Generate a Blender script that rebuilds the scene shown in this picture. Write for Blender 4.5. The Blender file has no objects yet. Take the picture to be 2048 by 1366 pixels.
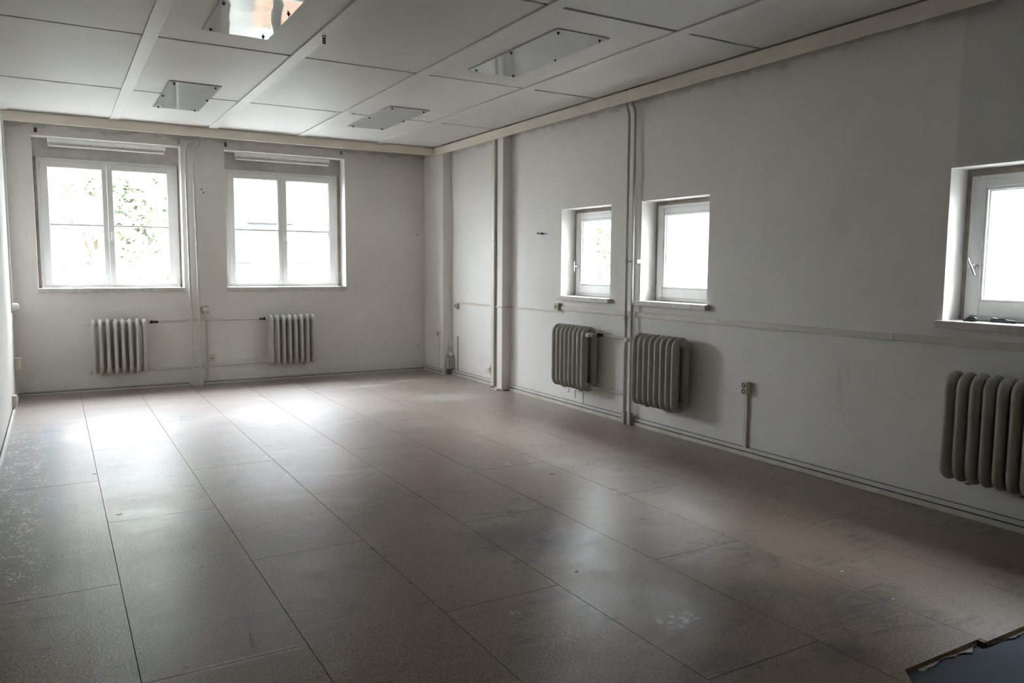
import bpy, bmesh, math, random
from mathutils import Vector, Matrix
random.seed(7)
SC = bpy.context.scene
COL = SC.collection

# ------------------------------------------------------------------ camera, world, light, exposure
cam_d = bpy.data.cameras.new('camera'); cam = bpy.data.objects.new('camera', cam_d); COL.objects.link(cam)
cam_d.sensor_width = 36.0; cam_d.lens = 27.45; cam_d.clip_start = 0.05; cam_d.clip_end = 300
PITCH, YAW, ROLL = -0.0964, 0.5302, 0.0071
cp, sp, cy, sy = math.cos(PITCH), math.sin(PITCH), math.cos(YAW), math.sin(YAW)
fw = Vector((sy*cp, cy*cp, sp)); rt = Vector((cy, -sy, 0)); up = rt.cross(fw)
r_ = rt*math.cos(ROLL) + up*math.sin(ROLL); u_ = up*math.cos(ROLL) - rt*math.sin(ROLL)
cam.matrix_world = Matrix(((r_.x, u_.x, -fw.x, 0), (r_.y, u_.y, -fw.y, 0), (r_.z, u_.z, -fw.z, 1.5), (0, 0, 0, 1)))
SC.camera = cam

world = bpy.data.worlds.new('overcast_sky'); SC.world = world; world.use_nodes = True
bg = world.node_tree.nodes['Background']
bg.inputs['Color'].default_value = (0.895, 0.937, 1.0, 1)
_wn = world.node_tree.nodes; _wl = world.node_tree.links            # standard overcast sky: zenith three times the horizon, (1 + 2 sin h) / 3
_tc = _wn.new('ShaderNodeTexCoord'); _sx = _wn.new('ShaderNodeSeparateXYZ'); _ma = _wn.new('ShaderNodeMapRange')
_wl.new(_tc.outputs['Generated'], _sx.inputs[0]); _wl.new(_sx.outputs['Z'], _ma.inputs[0]); _wl.new(_ma.outputs[0], bg.inputs['Strength'])
_ma.inputs[1].default_value = 0; _ma.inputs[2].default_value = 1; _ma.inputs[3].default_value = 6.0; _ma.inputs[4].default_value = 18.0
SC.view_settings.view_transform = 'Standard'; SC.view_settings.look = 'None'
SC.view_settings.gamma = 1.0; SC.view_settings.use_curve_mapping = False
SC.view_settings.exposure = 1.90
SC.cycles.use_denoising = True
SC.cycles.max_bounces = 7; SC.cycles.diffuse_bounces = 5; SC.cycles.glossy_bounces = 4
SC.cycles.use_adaptive_sampling = True; SC.cycles.adaptive_threshold = 0.11
SC.cycles.transparent_max_bounces = 12; SC.cycles.sample_clamp_indirect = 12.0

# room dimensions (metres; camera stands at x=0, y=0, 1.5 m above the floor)
L, W, D, YB = -0.407, 4.732, 10.33, -2.0
ZB, ZT, ZP, ZTOP = 2.992, 3.095, 3.107, 3.30
XF, YF = 4.571, 9.946                         # room faces of the two beige trim boards that edge the lowered ceiling
FW_H = [(-0.151, 1.387, 1.200, 2.911), (1.894, 3.432, 1.200, 2.911)]          # far wall openings x0,x1,z0,z1
RW_H = [(6.172, 7.036, 1.179, 2.105), (4.840, 5.710, 1.179, 2.105), (1.945, 2.813, 1.179, 2.110)]  # right wall y0,y1,z0,z1
FT, RT = 0.46, 0.42                                                              # wall thickness

def portal(name, loc, rot, sx, sz):
    l = bpy.data.lights.new(name, 'AREA'); l.shape = 'RECTANGLE'; l.size = sx; l.size_y = sz
    l.cycles.is_portal = True
    o = bpy.data.objects.new(name, l); COL.objects.link(o); o.location = loc; o.rotation_euler = rot
for i, (x0, x1, z0, z1) in enumerate(FW_H):
    portal('window_portal', ((x0+x1)/2, D+FT+.02, (z0+z1)/2), (-math.pi/2, 0, 0), x1-x0, z1-z0)
for i, (y0, y1, z0, z1) in enumerate(RW_H):
    portal('window_portal', (W+RT+.02, (y0+y1)/2, (z0+z1)/2), (-math.pi/2, 0, -math.pi/2), y1-y0, z1-z0)

# ------------------------------------------------------------------ materials
class NT:
    def __init__(s, name):
        s.m = bpy.data.materials.new(name); s.m.use_nodes = True; s.t = s.m.node_tree
        s.b = s.t.nodes['Principled BSDF']; s._p = None; s.dim = '3D'
    def n(s, kind, **kw):
        nd = s.t.nodes.new(kind)
        for k, v in kw.items():
            if k.startswith('i_'):
                key = k[2:]; key = int(key) if key.isdigit() else key.replace('_', ' ')
                s.set(nd.inputs[key], v)
            else: setattr(nd, k, v)
        return nd
    def set(s, sock, v):
        if hasattr(v, 'is_linked') or hasattr(v, 'links'): s.t.links.new(v, sock)
        elif isinstance(v, tuple) and len(v) == 3 and sock.type == 'RGBA': sock.default_value = (*v, 1)
        else: sock.default_value = v
    @property
    def pos(s):
        if s._p is None: s._p = s.n('ShaderNodeNewGeometry').outputs['Position']
        return s._p
    def xyz(s):
        q = s.n('ShaderNodeSeparateXYZ', i_0=s.pos); return q.outputs
    def noise(s, scale, detail=3, rough=.55, vec=None, dist=0.0):
        return s.n('ShaderNodeTexNoise', noise_dimensions=s.dim, i_Vector=vec or s.pos, i_Scale=scale, i_Detail=detail, i_Roughness=rough, i_Distortion=dist).outputs['Fac']
    def stretch(s, sx, sy_, sz, off=(0, 0, 0)):
        return s.n('ShaderNodeMapping', i_Vector=s.pos, i_Scale=(sx, sy_, sz), i_Location=off).outputs[0]
    def ramp(s, f, a, b, lo=0.0, hi=1.0, smooth=False):
        return s.n('ShaderNodeMapRange', i_0=f, i_1=a, i_2=b, i_3=lo, i_4=hi, interpolation_type='SMOOTHSTEP' if smooth else 'LINEAR').outputs[0]
    def math(s, op, a, b=0.0):
        return s.n('ShaderNodeMath', operation=op, i_0=a, i_1=b).outputs[0]
    def mul(s, a, b): return s.math('MULTIPLY', a, b)
    def mix(s, f, a, b):
        nd = s.n('ShaderNodeMix', data_type='RGBA'); s.set(nd.inputs[0], f); s.set(nd.inputs[6], a); s.set(nd.inputs[7], b); return nd.outputs[2]
    def band(s, v, a, b, soft):   # 1 between a and b
        return s.mul(s.ramp(v, a-soft, a+soft), s.ramp(v, b-soft, b+soft, 1, 0))
    def bump(s, h, strength, dist=0.01):
        s.set(s.b.inputs['Normal'], s.n('ShaderNodeBump', i_Height=h, i_Strength=strength, i_Distance=dist).outputs[0])
    def done(s, color=None, rough=None, **kw):
        if color is not None: s.set(s.b.inputs['Base Color'], color)
        if rough is not None: s.set(s.b.inputs['Roughness'], rough)
        for k, v in kw.items(): s.set(s.b.inputs[k.replace('_', ' ')], v)
        return s.m
M = {}
def plain(key, col, rough=.5, var=.08, scale=9.0, bump=0.0, bscale=120.0, **kw):
    t = NT(key); f = t.noise(scale)
    c = t.mix(t.ramp(f, .35, .7), tuple(x*(1-var) for x in col), tuple(min(1, x*(1+var)) for x in col))
    if bump: t.bump(t.noise(bscale, 3), bump, .004)
    M[key] = t.done(c, rough, **kw); return M[key]

def wall_material(key, patch=False):
    t = NT(key); o = t.xyz()
    big = t.noise(.9, 2); mid = t.noise(5.5, 4); fine = t.noise(95, 1, .6)
    c = t.mix(t.ramp(big, .35, .68), (.87, .85, .83), (.81, .792, .772))
    c = t.mix(t.mul(t.ramp(mid, .5, .75), .25), c, (.72, .71, .695))
    # scuffs and old pencil marks
    sc = t.noise(1.0, 4, .7, t.stretch(7, 7, 2.2))
    c = t.mix(t.mul(t.ramp(sc, .66, .74), .35), c, (.52, .50, .48))
    # bare unpainted plaster just under the ceiling trim
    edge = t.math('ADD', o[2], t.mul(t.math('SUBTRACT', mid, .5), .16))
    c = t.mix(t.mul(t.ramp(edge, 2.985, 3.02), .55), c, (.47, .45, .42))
    # scuffed dirt near skirting
    c = t.mix(t.mul(t.ramp(t.math('ADD', o[2], t.mul(t.math('SUBTRACT', mid, .5), .25)), .16, .02), .35), c, (.55, .535, .51))
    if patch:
        m_ = t.mul(t.ramp(o[1], 2.80, 2.775), t.ramp(o[2], 2.10, 2.14))  # slightly darker, greener tone on the upper near end of the wall
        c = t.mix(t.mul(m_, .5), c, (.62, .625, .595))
    h = t.math('ADD', t.mul(fine, .6), t.mul(t.noise(26, 1), .6))
    t.bump(h, .30, .006)
    M[key] = t.done(c, .62, **{'Specular_IOR_Level': .3})
wall_material('wall'); wall_material('wall_right_toned', True)

def ceiling_material():
    t = NT('ceiling_board'); f = t.noise(1.2, 4); g = t.noise(140, 3)
    c = t.mix(t.ramp(f, .3, .7), (.66, .648, .63), (.615, .605, .59))
    t.bump(g, .12, .003); M['ceiling'] = t.done(c, .55)
ceiling_material()
plain('batten', (.66, .648, .63), .45, .04, 3)
plain('void', (.05, .047, .043), .9)
plain('trim', (.78, .72, .63), .42, .06, 4, .05, 40)
plain('skirting', (.66, .63, .56), .45, .10, 6, .08, 60)
plain('skirting_white', (.70, .69, .665), .5, .08, 6)
plain('gap_dark', (.07, .06, .05), .9)
plain('frame_white', (.82, .82, .81), .32, .03, 5)
plain('plaster_strip', (.42, .375, .325), .8, .18, 14, .4, 60)
plain('lintel_plaster', (.50, .485, .455), .8, .14, 5, .4, 45)
plain('sill', (.66, .635, .60), .38, .12, 18, .15, 90)
plain('radiator', (.60, .585, .535), .38, .06, 8, .06, 70)
plain('radiator_grey', (.40, .385, .345), .40, .06, 8, .06, 70)
plain('pipe', (.66, .645, .61), .40, .06, 10)
plain('pipe_grey', (.50, .49, .46), .42, .08, 10)
plain('rust', (.20, .105, .06), .75, .4, 40, .3, 120)
plain('dark_coupling', (.045, .035, .03), .55, .3, 40)
plain('duct', (.70, .655, .60), .42, .05, 6)
plain('duct_grey', (.46, .44, .41), .6, .14, 8)
plain('duct_brown', (.50, .46, .41), .6, .1, 8)
plain('plastic_cream', (.68, .635, .53), .4, .05, 10)
plain('plastic_white', (.76, .75, .725), .35, .04, 10)
plain('box_grey', (.42, .41, .36), .5, .06, 10)
plain('socket_brown', (.13, .10, .06), .5, .2, 20)
plain('black', (.018, .018, .02), .4, .2, 20)
plain('black_blue', (.02, .027, .04), .32, .2, 20)
plain('wire_green', (.20, .22, .08), .5, .2, 20)
plain('steel', (.55, .56, .58), .28, .05, 10, Metallic=1.0)
plain('steel_dull', (.36, .34, .31), .5, .1, 10, Metallic=1.0)
plain('brass', (.45, .35, .17), .4, .1, 10, Metallic=1.0)
plain('paper', (.62, .61, .585), .7, .05, 20)
plain('fleece', (.70, .71, .70), .9, .1, 30, .4, 150)
plain('tube', (.86, .865, .86), .2, .02, 10)
plain('render_white', (.23, .23, .23), .8, .05, 1)
plain('render_pale', (.155, .155, .16), .8, .05, 1)
plain('render_peach', (.30, .20, .14), .8, .06, 1)
plain('render_grey', (.18, .18, .185), .8, .05, 1)
plain('sheet', (.36, .37, .38), .6, .25, .9, .9, 1.3)
plain('sheet_green', (.16, .27, .20), .7, .1, 1)
plain('roof_tile', (.45, .25, .18), .8, .15, 2)
plain('bark', (.20, .16, .12), .9, .2, 8, .5, 30)
plain('ground', (.11, .108, .10), .95, .25, .7)
plain('window_dark', (.10, .105, .13), .12, .1, 2)
for k, c in (('leaf_light', (.54, .61, .44)), ('leaf_mid', (.52, .57, .45)), ('leaf_blue', (.50, .56, .49))):
    plain(k, c, .55, .3, 3)

def glass_material():
    t = NT('window_glass'); nt = t.t
    tr = t.n('ShaderNodeBsdfTransparent', i_Color=(.95, .97, .96)); gl = t.n('ShaderNodeBsdfGlossy', i_Color=(1, 1, 1), i_Roughness=.02)
    lw = t.n('ShaderNodeLayerWeight', i_Blend=.5).outputs['Facing']      # same from both sides of the pane
    fr = t.math('ADD', t.mul(t.math('POWER', lw, 4.0), .7), .04)
    mx = t.n('ShaderNodeMixShader', i_0=fr); nt.links.new(tr.outputs[0], mx.inputs[1]); nt.links.new(gl.outputs[0], mx.inputs[2])
    nt.links.new(mx.outputs[0], nt.nodes['Material Output'].inputs['Surface']); M['glass'] = t.m
glass_material()

def lamp_cover():
    t = NT('acrylic_cover'); f = t.noise(1.6, 3, .5)
    t.bump(t.noise(2.2, 2, .4), .10, .05)
    M['acrylic'] = t.done(t.mix(t.ramp(f, .3, .7), (.50, .53, .535), (.46, .49, .495)), .035, **{'IOR': 1.5, 'Specular_IOR_Level': .5})
lamp_cover()

def carpet_material():
    t = NT('carpet'); f = t.noise(260, 2, .7); g = t.noise(3, 4)
    c = t.mix(f, (.085, .110, .145), (.21, .245, .285))
    c = t.mix(t.mul(t.ramp(g, .5, .75), .5), c, (.10, .115, .135))
    t.bump(f, .8, .006); M['carpet'] = t.done(c, .95)
carpet_material()

def board_material():
    t = NT('chipboard'); t.dim = '2D'; o = t.xyz(); x, y = o[0], o[1]
    big = t.noise(.55, 3, .6); mid = t.noise(2.3, 4, .62, dist=.4); chip = t.noise(105, 2, .75, t.stretch(1, .7, 1)); spk = t.noise(230, 2, .7)
    c = t.mix(t.ramp(chip, .30, .70), (.135, .093, .060), (.355, .254, .164))
    c = t.mix(t.mul(t.ramp(spk, .58, .72), .30), c, (.11, .085, .065))
    c = t.mix(t.mul(t.ramp(big, .40, .66), .55), c, (.30, .228, .160))
    # wear: dark greasy smudges and pale dusty ones
    streak = t.noise(9, 5, .72, t.stretch(.8, 2.2, 1), .8)
    c = t.mix(t.mul(t.mul(t.ramp(mid, .50, .68), t.ramp(streak, .40, .62)), .75), c, (.075, .064, .053))
    c = t.mix(t.mul(t.ramp(streak, .60, .72), .35), c, (.09, .075, .06))
    pale = t.noise(1.6, 4, .65, t.stretch(1, 1.6, 1, (5, 3, 0)), .6)
    c = t.mix(t.mul(t.ramp(pale, .58, .72), .35), c, (.37, .33, .285))
    # the big dark stain in the middle, with an uneven outline
    rg = t.math('SUBTRACT', t.noise(4.5, 6, .72, dist=.6), .5)
    mott = t.ramp(streak, .32, .60)
    def blob(cx, cy_, rx, ry, rag=.55, ns=3.0):
        dx = t.mul(t.math('SUBTRACT', x, cx), 1/rx); dy = t.mul(t.math('SUBTRACT', y, cy_), 1/ry)
        d = t.math('SQRT', t.math('ADD', t.mul(dx, dx), t.mul(dy, dy)))
        return t.math('ADD', d, t.mul(rg, rag*2.4))
    for (cx, cy_, rx, ry, a) in ((2.12, 3.62, .34, .30, .85), (2.35, 3.42, .22, .16, .6), (3.05, 2.15, .30, .20, .6), (2.75, 2.45, .22, .16, .45), (1.55, 2.45, .2, .18, .35), (2.1, 2.05, .25, .15, .6), (2.65, 1.85, .18, .12, .6)):
        c = t.mix(t.mul(t.mul(t.ramp(blob(cx, cy_, rx, ry), .50, 1.10, 1, 0), t.ramp(mott, 0, 1, .35, 1)), a), c, (.066, .060, .054))
    # small dark spots
    vn = t.n('ShaderNodeTexVoronoi', voronoi_dimensions='2D', i_Vector=t.n('ShaderNodeMix', data_type='VECTOR', i_0=.03, i_4=t.stretch(1, .8, 0), i_5=t.n('ShaderNodeTexNoise', i_Vector=t.pos, i_Scale=9.0).outputs['Color']).outputs[1], i_Scale=5.0); v = vn.outputs['Distance']
    rnd = t.n('ShaderNodeSeparateColor', i_0=vn.outputs['Color']).outputs
    v = t.math('SUBTRACT', v, t.mul(t.math('SUBTRACT', rnd[1], .6), .10))
    c = t.mix(t.mul(t.mul(t.ramp(v, .02, .06, 1, 0), t.ramp(rnd[0], .80, .82)), .75), c, (.06, .055, .05))
    # painter's corner along the left wall: grey-blue roller strip, white and coloured drips
    wob = t.mul(t.math('SUBTRACT', t.noise(4, 4), .5), .14)
    xw = t.math('ADD', x, wob)
    zone = t.mul(t.ramp(xw, .07, -.02), t.band(y, 4.3, 8.15, .35))
    c = t.mix(t.mul(zone, .65), c, (.135, .140, .137))
    strip = t.mul(t.band(x, -.135, -.045, .006), t.band(t.math('ADD', y, t.mul(wob, 2)), 5.25, 8.2, .08))
    c = t.mix(t.mul(strip, .75), c, (.125, .140, .165))
    strip2 = t.mul(t.band(x, -.26, -.20, .01), t.band(y, 5.6, 7.9, .2))
    c = t.mix(t.mul(strip2, .4), c, (.125, .140, .165))
    patchy = t.ramp(t.noise(7, 5, .7), .47, .56)
    for sc_, thr, col, seed in ((30, .21, (.66, .67, .65), 0), (19, .15, (.62, .64, .62), 4), (48, .22, (.50, .54, .54), 8), (9, .09, (.55, .20, .16), 13), (10, .09, (.46, .40, .52), 21), (11, .09, (.03, .03, .035), 31)):
        vv = t.n('ShaderNodeTexVoronoi', voronoi_dimensions='2D', i_Vector=t.stretch(1, .8, 0, (seed, seed*.7, 0)), i_Scale=sc_)
        m_ = t.mul(t.ramp(vv.outputs['Distance'], thr, thr*.8), patchy)
        zz = t.mul(t.ramp(xw, -.07, -.17), t.band(y, 4.0, 8.1, .3))
        c = t.mix(t.mul(m_, zz), c, col)
    # pale dusty strip parallel to the left wall
    ps = t.mul(t.band(t.math('ADD', x, t.mul(wob, .12)), .065, .185, .012), t.band(t.math('ADD', y, t.mul(wob, 3)), 1.2, 5.9, .3))
    c = t.mix(t.mul(t.mul(ps, .22), t.ramp(streak, .35, .6, .4, 1)), c, (.42, .42, .41))
    # long pale streak on one board joint, and a glossy dried puddle with white splashes
    st = t.mul(t.band(t.math('ADD', y, t.mul(wob, .05)), 2.945, 2.985, .006), t.band(x, .40, .80, .05))
    c = t.mix(t.mul(st, .45), c, (.50, .47, .40))
    pud = t.ramp(blob(2.28, 2.52, .20, .30, .35), .6, 1.0, 1, 0)
    c = t.mix(t.mul(pud, .35), c, (.22, .21, .20))
    vs = t.n('ShaderNodeTexVoronoi', voronoi_dimensions='2D', i_Vector=t.stretch(1, 1, 0, (2.2, 1.1, 0)), i_Scale=19).outputs['Distance']
    sp_ = t.mul(t.ramp(vs, .27, .22), t.ramp(blob(2.24, 2.40, .13, .09, .25), .6, 1.0, 1, 0))
    c = t.mix(t.mul(sp_, .9), c, (.66, .67, .69))
    for (cx, cy_, rx, ry) in ((3.85, 8.0, .45, .3), (3.35, 9.2, .3, .12), (3.9, 9.4, .25, .12)):
        c = t.mix(t.mul(t.ramp(blob(cx, cy_, rx, ry, .3), .5, 1.1, 1, 0), .55), c, (.50, .485, .46))
    rr = t.math('ADD', t.ramp(mid, .3, .7, .39, .32), t.mul(t.math('SUBTRACT', chip, .5), .16))
    rr = t.math('SUBTRACT', rr, t.mul(pud, .08))
    bmp = t.n('ShaderNodeBump', i_Height=t.math('ADD', chip, t.mul(t.noise(45, 1), .4)), i_Strength=.22, i_Distance=.004).outputs[0]; t.set(t.b.inputs['Normal'], bmp)
    m_ = t.done(c, rr, **{'Specular_IOR_Level': .34})
    # worn varnish: a second, rougher sheen that only shows at a flat angle
    gl = t.n('ShaderNodeBsdfGlossy', i_Color=(.93, .95, 1.0), i_Roughness=.62, i_Normal=bmp)
    lw = t.n('ShaderNodeLayerWeight', i_Blend=.5).outputs['Facing']
    worn = t.mul(t.ramp(chip, .3, .7, .55, 1.25), t.ramp(zone, 0, 1, 1, .55))
    mx = t.n('ShaderNodeMixShader', i_0=t.mul(t.mul(t.math('POWER', lw, 5.0), .38), worn))
    t.t.links.new(t.b.outputs[0], mx.inputs[1]); t.t.links.new(gl.outputs[0], mx.inputs[2])
    t.t.links.new(mx.outputs[0], t.t.nodes['Material Output'].inputs['Surface'])
    M['board'] = m_
board_material()
plain('board_core', (.36, .235, .135), .85, .25, 90, .3, 200)

# ------------------------------------------------------------------ mesh helpers
def tag(o, label=None, cat=None, group=None, kind=None):
    if label: o['label'] = label
    if cat: o['category'] = cat
    if group: o['group'] = group
    if kind: o['kind'] = kind
    return o
def empty(name, loc=(0, 0, 0), rz=0.0):
    o = bpy.data.objects.new(name, None); COL.objects.link(o); o.empty_display_size = .1
    o.location = loc; o.rotation_euler = (0, 0, rz); return o
def obj(name, bm, mats, parent=None, smooth=False):
    me = bpy.data.meshes.new(name)
    bmesh.ops.recalc_face_normals(bm, faces=bm.faces)
    bm.to_mesh(me); bm.free()
    for m in (mats if isinstance(mats, (list, tuple)) else [mats]): me.materials.append(M[m])
    if smooth:
        for p_ in me.polygons: p_.use_smooth = True
        try: me.set_sharp_from_angle(angle=math.radians(40))
        except Exception: pass
    o = bpy.data.objects.new(name, me); COL.objects.link(o)
    if parent: o.parent = parent
    return o
def link_copy(src, parent=None, loc=None):
    c = src.copy(); COL.objects.link(c); c.parent = parent
    if loc is not None: c.location = loc
    return c
def add_box(bm, x0, x1, y0, y1, z0, z1, bevel=0.0, mi=0, segs=2):
    b2 = bmesh.new()
    vs = [b2.verts.new((x, y, z)) for x in (x0, x1) for y in (y0, y1) for z in (z0, z1)]
    for f in ((0, 1, 3, 2), (4, 6, 7, 5), (0, 4, 5, 1), (2, 3, 7, 6), (0, 2, 6, 4), (1, 5, 7, 3)): b2.faces.new([vs[i] for i in f])
    bmesh.ops.recalc_face_normals(b2, faces=b2.faces)
    if bevel: bmesh.ops.bevel(b2, geom=list(b2.edges), offset=bevel, segments=segs, affect='EDGES', profile=.5)
    merge(bm, b2, mi)
def merge(bm, b2, mi=0):
    mp = {v: bm.verts.new(v.co) for v in b2.verts}
    for f in b2.faces:
        nf = bm.faces.new([mp[v] for v in f.verts]); nf.material_index = mi; nf.smooth = f.smooth
    b2.free()
def boxes(name, lst, mat, parent=None, bevel=0.0):
    bm = bmesh.new()
    for b in lst: add_box(bm, *b, bevel=bevel)
    return obj(name, bm, mat, parent)
def add_tube(bm, path, r, n=12, mi=0, caps=True):
    path = [Vector(p_) for p_ in path]; rings = []
    rad = r if isinstance(r, (list, tuple)) else [r]*len(path)
    ref = None
    for i, p_ in enumerate(path):
        a = path[max(i-1, 0)]; b = path[min(i+1, len(path)-1)]; t = (b-a).normalized()
        if ref is None: ref = t.orthogonal().normalized()
        ref = (ref - t*ref.dot(t)).normalized(); q = t.cross(ref)
        rings.append([bm.verts.new(p_ + (ref*math.cos(2*math.pi*k/n) + q*math.sin(2*math.pi*k/n))*rad[i]) for k in range(n)])
    for a, b in zip(rings, rings[1:]):
        for k in range(n):
            f = bm.faces.new((a[k], a[(k+1) % n], b[(k+1) % n], b[k])); f.smooth = True; f.material_index = mi
    if caps:
        for rg in (rings[0][::-1], rings[-1]):
            f = bm.faces.new(rg); f.material_index = mi
def tube(name, path, r, mat, parent=None, n=12):
    bm = bmesh.new(); add_tube(bm, path, r, n); return obj(name, bm, mat, parent, True)
def rounded(path, rad, steps=5):
    path = [Vector(p_) for p_ in path]; out = [path[0]]
    for a, b, c in zip(path, path[1:], path[2:]):
        d1 = (a-b); d2 = (c-b); k = min(rad, d1.length*.45, d2.length*.45); p0 = b+d1.normalized()*k; p2 = b+d2.normalized()*k
        for s in range(steps+1):
            t = s/steps; out.append(p0*(1-t)**2 + b*2*t*(1-t) + p2*t*t)
    out.append(path[-1]); return out
def lathe(bm, base, axis, prof, n=16, mi=0):   # prof: list (along, radius)
    add_tube(bm, [Vector(base)+Vector(axis)*a for a, _ in prof], [r for _, r in prof], n, mi)
def prism(bm, poly, z0, z1, mi_top=0, mi_side=0):
    lo = [bm.verts.new((x, y, z0)) for x, y in poly]; hi = [bm.verts.new((x, y, z1)) for x, y in poly]; n = len(poly)
    bm.faces.new(hi).material_index = mi_top; bm.faces.new(lo[::-1]).material_index = mi_side
    for i in range(n): bm.faces.new((lo[i], lo[(i+1) % n], hi[(i+1) % n], hi[i])).material_index = mi_side

# ------------------------------------------------------------------ the shell
def wall_holes(name, axis, plane, out, a0, a1, z0, z1, holes, mat):
    """wall whose room face lies on `plane`; axis 'y' = far wall (a is x), 'x' = side wall (a is y); out = outer face"""
    bm = bmesh.new()
    A = sorted({a0, a1, *[h[0] for h in holes], *[h[1] for h in holes]}); Z = sorted({z0, z1, *[h[2] for h in holes], *[h[3] for h in holes]})
    P = (lambda a, d, z: (a, d, z)) if axis == 'y' else (lambda a, d, z: (d, a, z))
    def quad(*pts): bm.faces.new([bm.verts.new(P(*q)) for q in pts])
    inside = lambda a, z: any(h[0] < a < h[1] and h[2] < z < h[3] for h in holes)
    for i in range(len(A)-1):
        for j in range(len(Z)-1):
            if inside((A[i]+A[i+1])/2, (Z[j]+Z[j+1])/2): continue
            for d in (plane, out): quad((A[i], d, Z[j]), (A[i+1], d, Z[j]), (A[i+1], d, Z[j+1]), (A[i], d, Z[j+1]))
    for (h0, h1, g0, g1) in holes + [(a0, a1, z0, z1)]:
        for q in (((h0, g0), (h0, g1)), ((h1, g0), (h1, g1)), ((h0, g0), (h1, g0)), ((h0, g1), (h1, g1))):
            quad((q[0][0], plane, q[0][1]), (q[0][0], out, q[0][1]), (q[1][0], out, q[1][1]), (q[1][0], plane, q[1][1]))
    bmesh.ops.remove_doubles(bm, verts=bm.verts, dist=1e-5)
    return tag(obj(name, bm, mat), kind='structure')
WZ0, WZ1 = -.05, ZTOP
wall_far = wall_holes('wall_far', 'y', D, D+FT, L-.3, W+RT, WZ0, WZ1, FW_H, 'wall')
wall_right = wall_holes('wall_right', 'x', W, W+RT, YB-.3, D, WZ0, WZ1, RW_H, 'wall_right_toned')
tag(boxes('wall_left', [(L-.3, L, YB-.3, D, WZ0, WZ1)], 'wall'), kind='structure')
tag(boxes('wall_back', [(L, W, YB-.3, YB, WZ0, WZ1)], 'wall'), kind='structure')
# pillars on the right wall, one in the far corner, one between it and the first small window
tag(boxes('wall_pillar_corner', [(4.597, W+.01, 9.724, D+.01, -.02, ZTOP)], 'wall', bevel=.006), kind='structure')
tag(boxes('wall_pillar_slim', [(4.611, W+.01, 8.105, 8.246, -.02, ZTOP)], 'wall', bevel=.006), kind='structure')

# ceiling: backing, then one panel per bay and the long battens
ceiling = tag(boxes('ceiling', [(L-.3, W+RT, YB-.3, D+FT, ZTOP-.03, ZTOP+.2)], 'void'), kind='structure')
tag(boxes('ceiling_backing', [(L, XF+.01, YB, YF, ZP+.016, ZP+.03)], 'void', ceiling))
BAT = [(L, -.342), (.613, .713), (1.656, 1.758), (2.702, 2.806), (3.745, 3.847)]
joints = [YB, .20, 2.19, 4.206, 6.239, 8.233, YF+.016]
for i in range(len(BAT)):
    xa, xb = (BAT[i][0]+BAT[i][1])/2+.004, ((BAT[i+1][0]+BAT[i+1][1])/2-.004 if i+1 < len(BAT) else XF-.003)
    for j in range(len(joints)-1):
        ya, yb = joints[j]+(.015 if j else 0), joints[j+1]-(.015 if j < len(joints)-2 else 0)
        dz = random.uniform(-.001, .001)
        bm = bmesh.new(); add_box(bm, xa, xb, ya, yb, ZP+dz, ZP+.014+dz, bevel=.0015, segs=1)
        obj('ceiling_panel', bm, 'ceiling', ceiling)
for i, (xa, xb) in enumerate(BAT):
    cut = (7.93, 6.10, 7.2, 8.07, 5.93)[i]
    for (ya, yb) in ((YB, cut-.0015), (cut+.0015, YF+.004)):
        bm = bmesh.new(); add_box(bm, xa, xb, ya, yb, ZT, ZP, bevel=.002, segs=1); obj('batten', bm, 'batten', ceiling)
# beige trim boards where ceiling meets wall
tag(boxes('trim_1', [(L, XF, YF, YF+.02, ZB, ZT)], 'trim', bevel=.002), kind='structure')
tag(boxes('trim_2', [(XF, XF+.022, YB, YF+.02, ZB, ZT)], 'trim', bevel=.002), kind='structure')

# skirtings: lower cream batten, dark joint, upper white strip
def skirting(name, segs, axis, plane, sgn):
    e = tag(empty(name), kind='structure')
    for (a, b) in segs:
        for nm, d0, d1, z0, z1, m_ in (('skirting_foot', 0, .030, 0, .032, 'skirting'), ('joint', 0, .012, .032, .040, 'gap_dark'), ('skirting_cap', 0, .017, .040, .068, 'skirting_white'), ('paint_joint', 0, .004, .068, .0715, 'gap_dark')):
            p0, p1 = sorted((plane, plane+sgn*d1))
            bm = bmesh.new(); add_box(bm, *((a, b, p0, p1) if axis == 'y' else (p0, p1, a, b)), z0, z1, bevel=.0015 if 'skirting' in nm else 0, segs=1)
            obj(nm, bm, m_, e)
skirting('baseboard_right', [(YB, 5.72), (5.90, 8.09), (8.33, 9.70)], 'x', W, -1)
skirting('baseboard_pillar', [(9.735, D)], 'x', 4.597, -1)
def thin_skirting(name, segs, axis, plane, sgn):
    e = tag(empty(name), kind='structure')
    for (a, b) in segs:
        for nm, d1, z0, z1, m_ in (('skirting_foot', .022, 0, .016, 'skirting_white'), ('joint', .010, .016, .023, 'gap_dark'), ('skirting_cap', .013, .023, .038, 'duct_grey')):
            p0, p1 = sorted((plane, plane+sgn*d1))
            bm = bmesh.new(); add_box(bm, *((a, b, p0, p1) if axis == 'y' else (p0, p1, a, b)), z0, z1); obj(nm, bm, m_, e)
thin_skirting('baseboard_far', [(L, 1.41), (1.58, 4.597)], 'y', D, -1)
e = tag(empty('baseboard_left'), kind='structure')
boxes('skirting_foot', [(L, L+.024, YB, 9.98, 0, .05)], 'skirting_white', e, .002)
boxes('joint', [(L, L+.008, YB, 9.98, .05, .058)], 'gap_dark', e)

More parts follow.
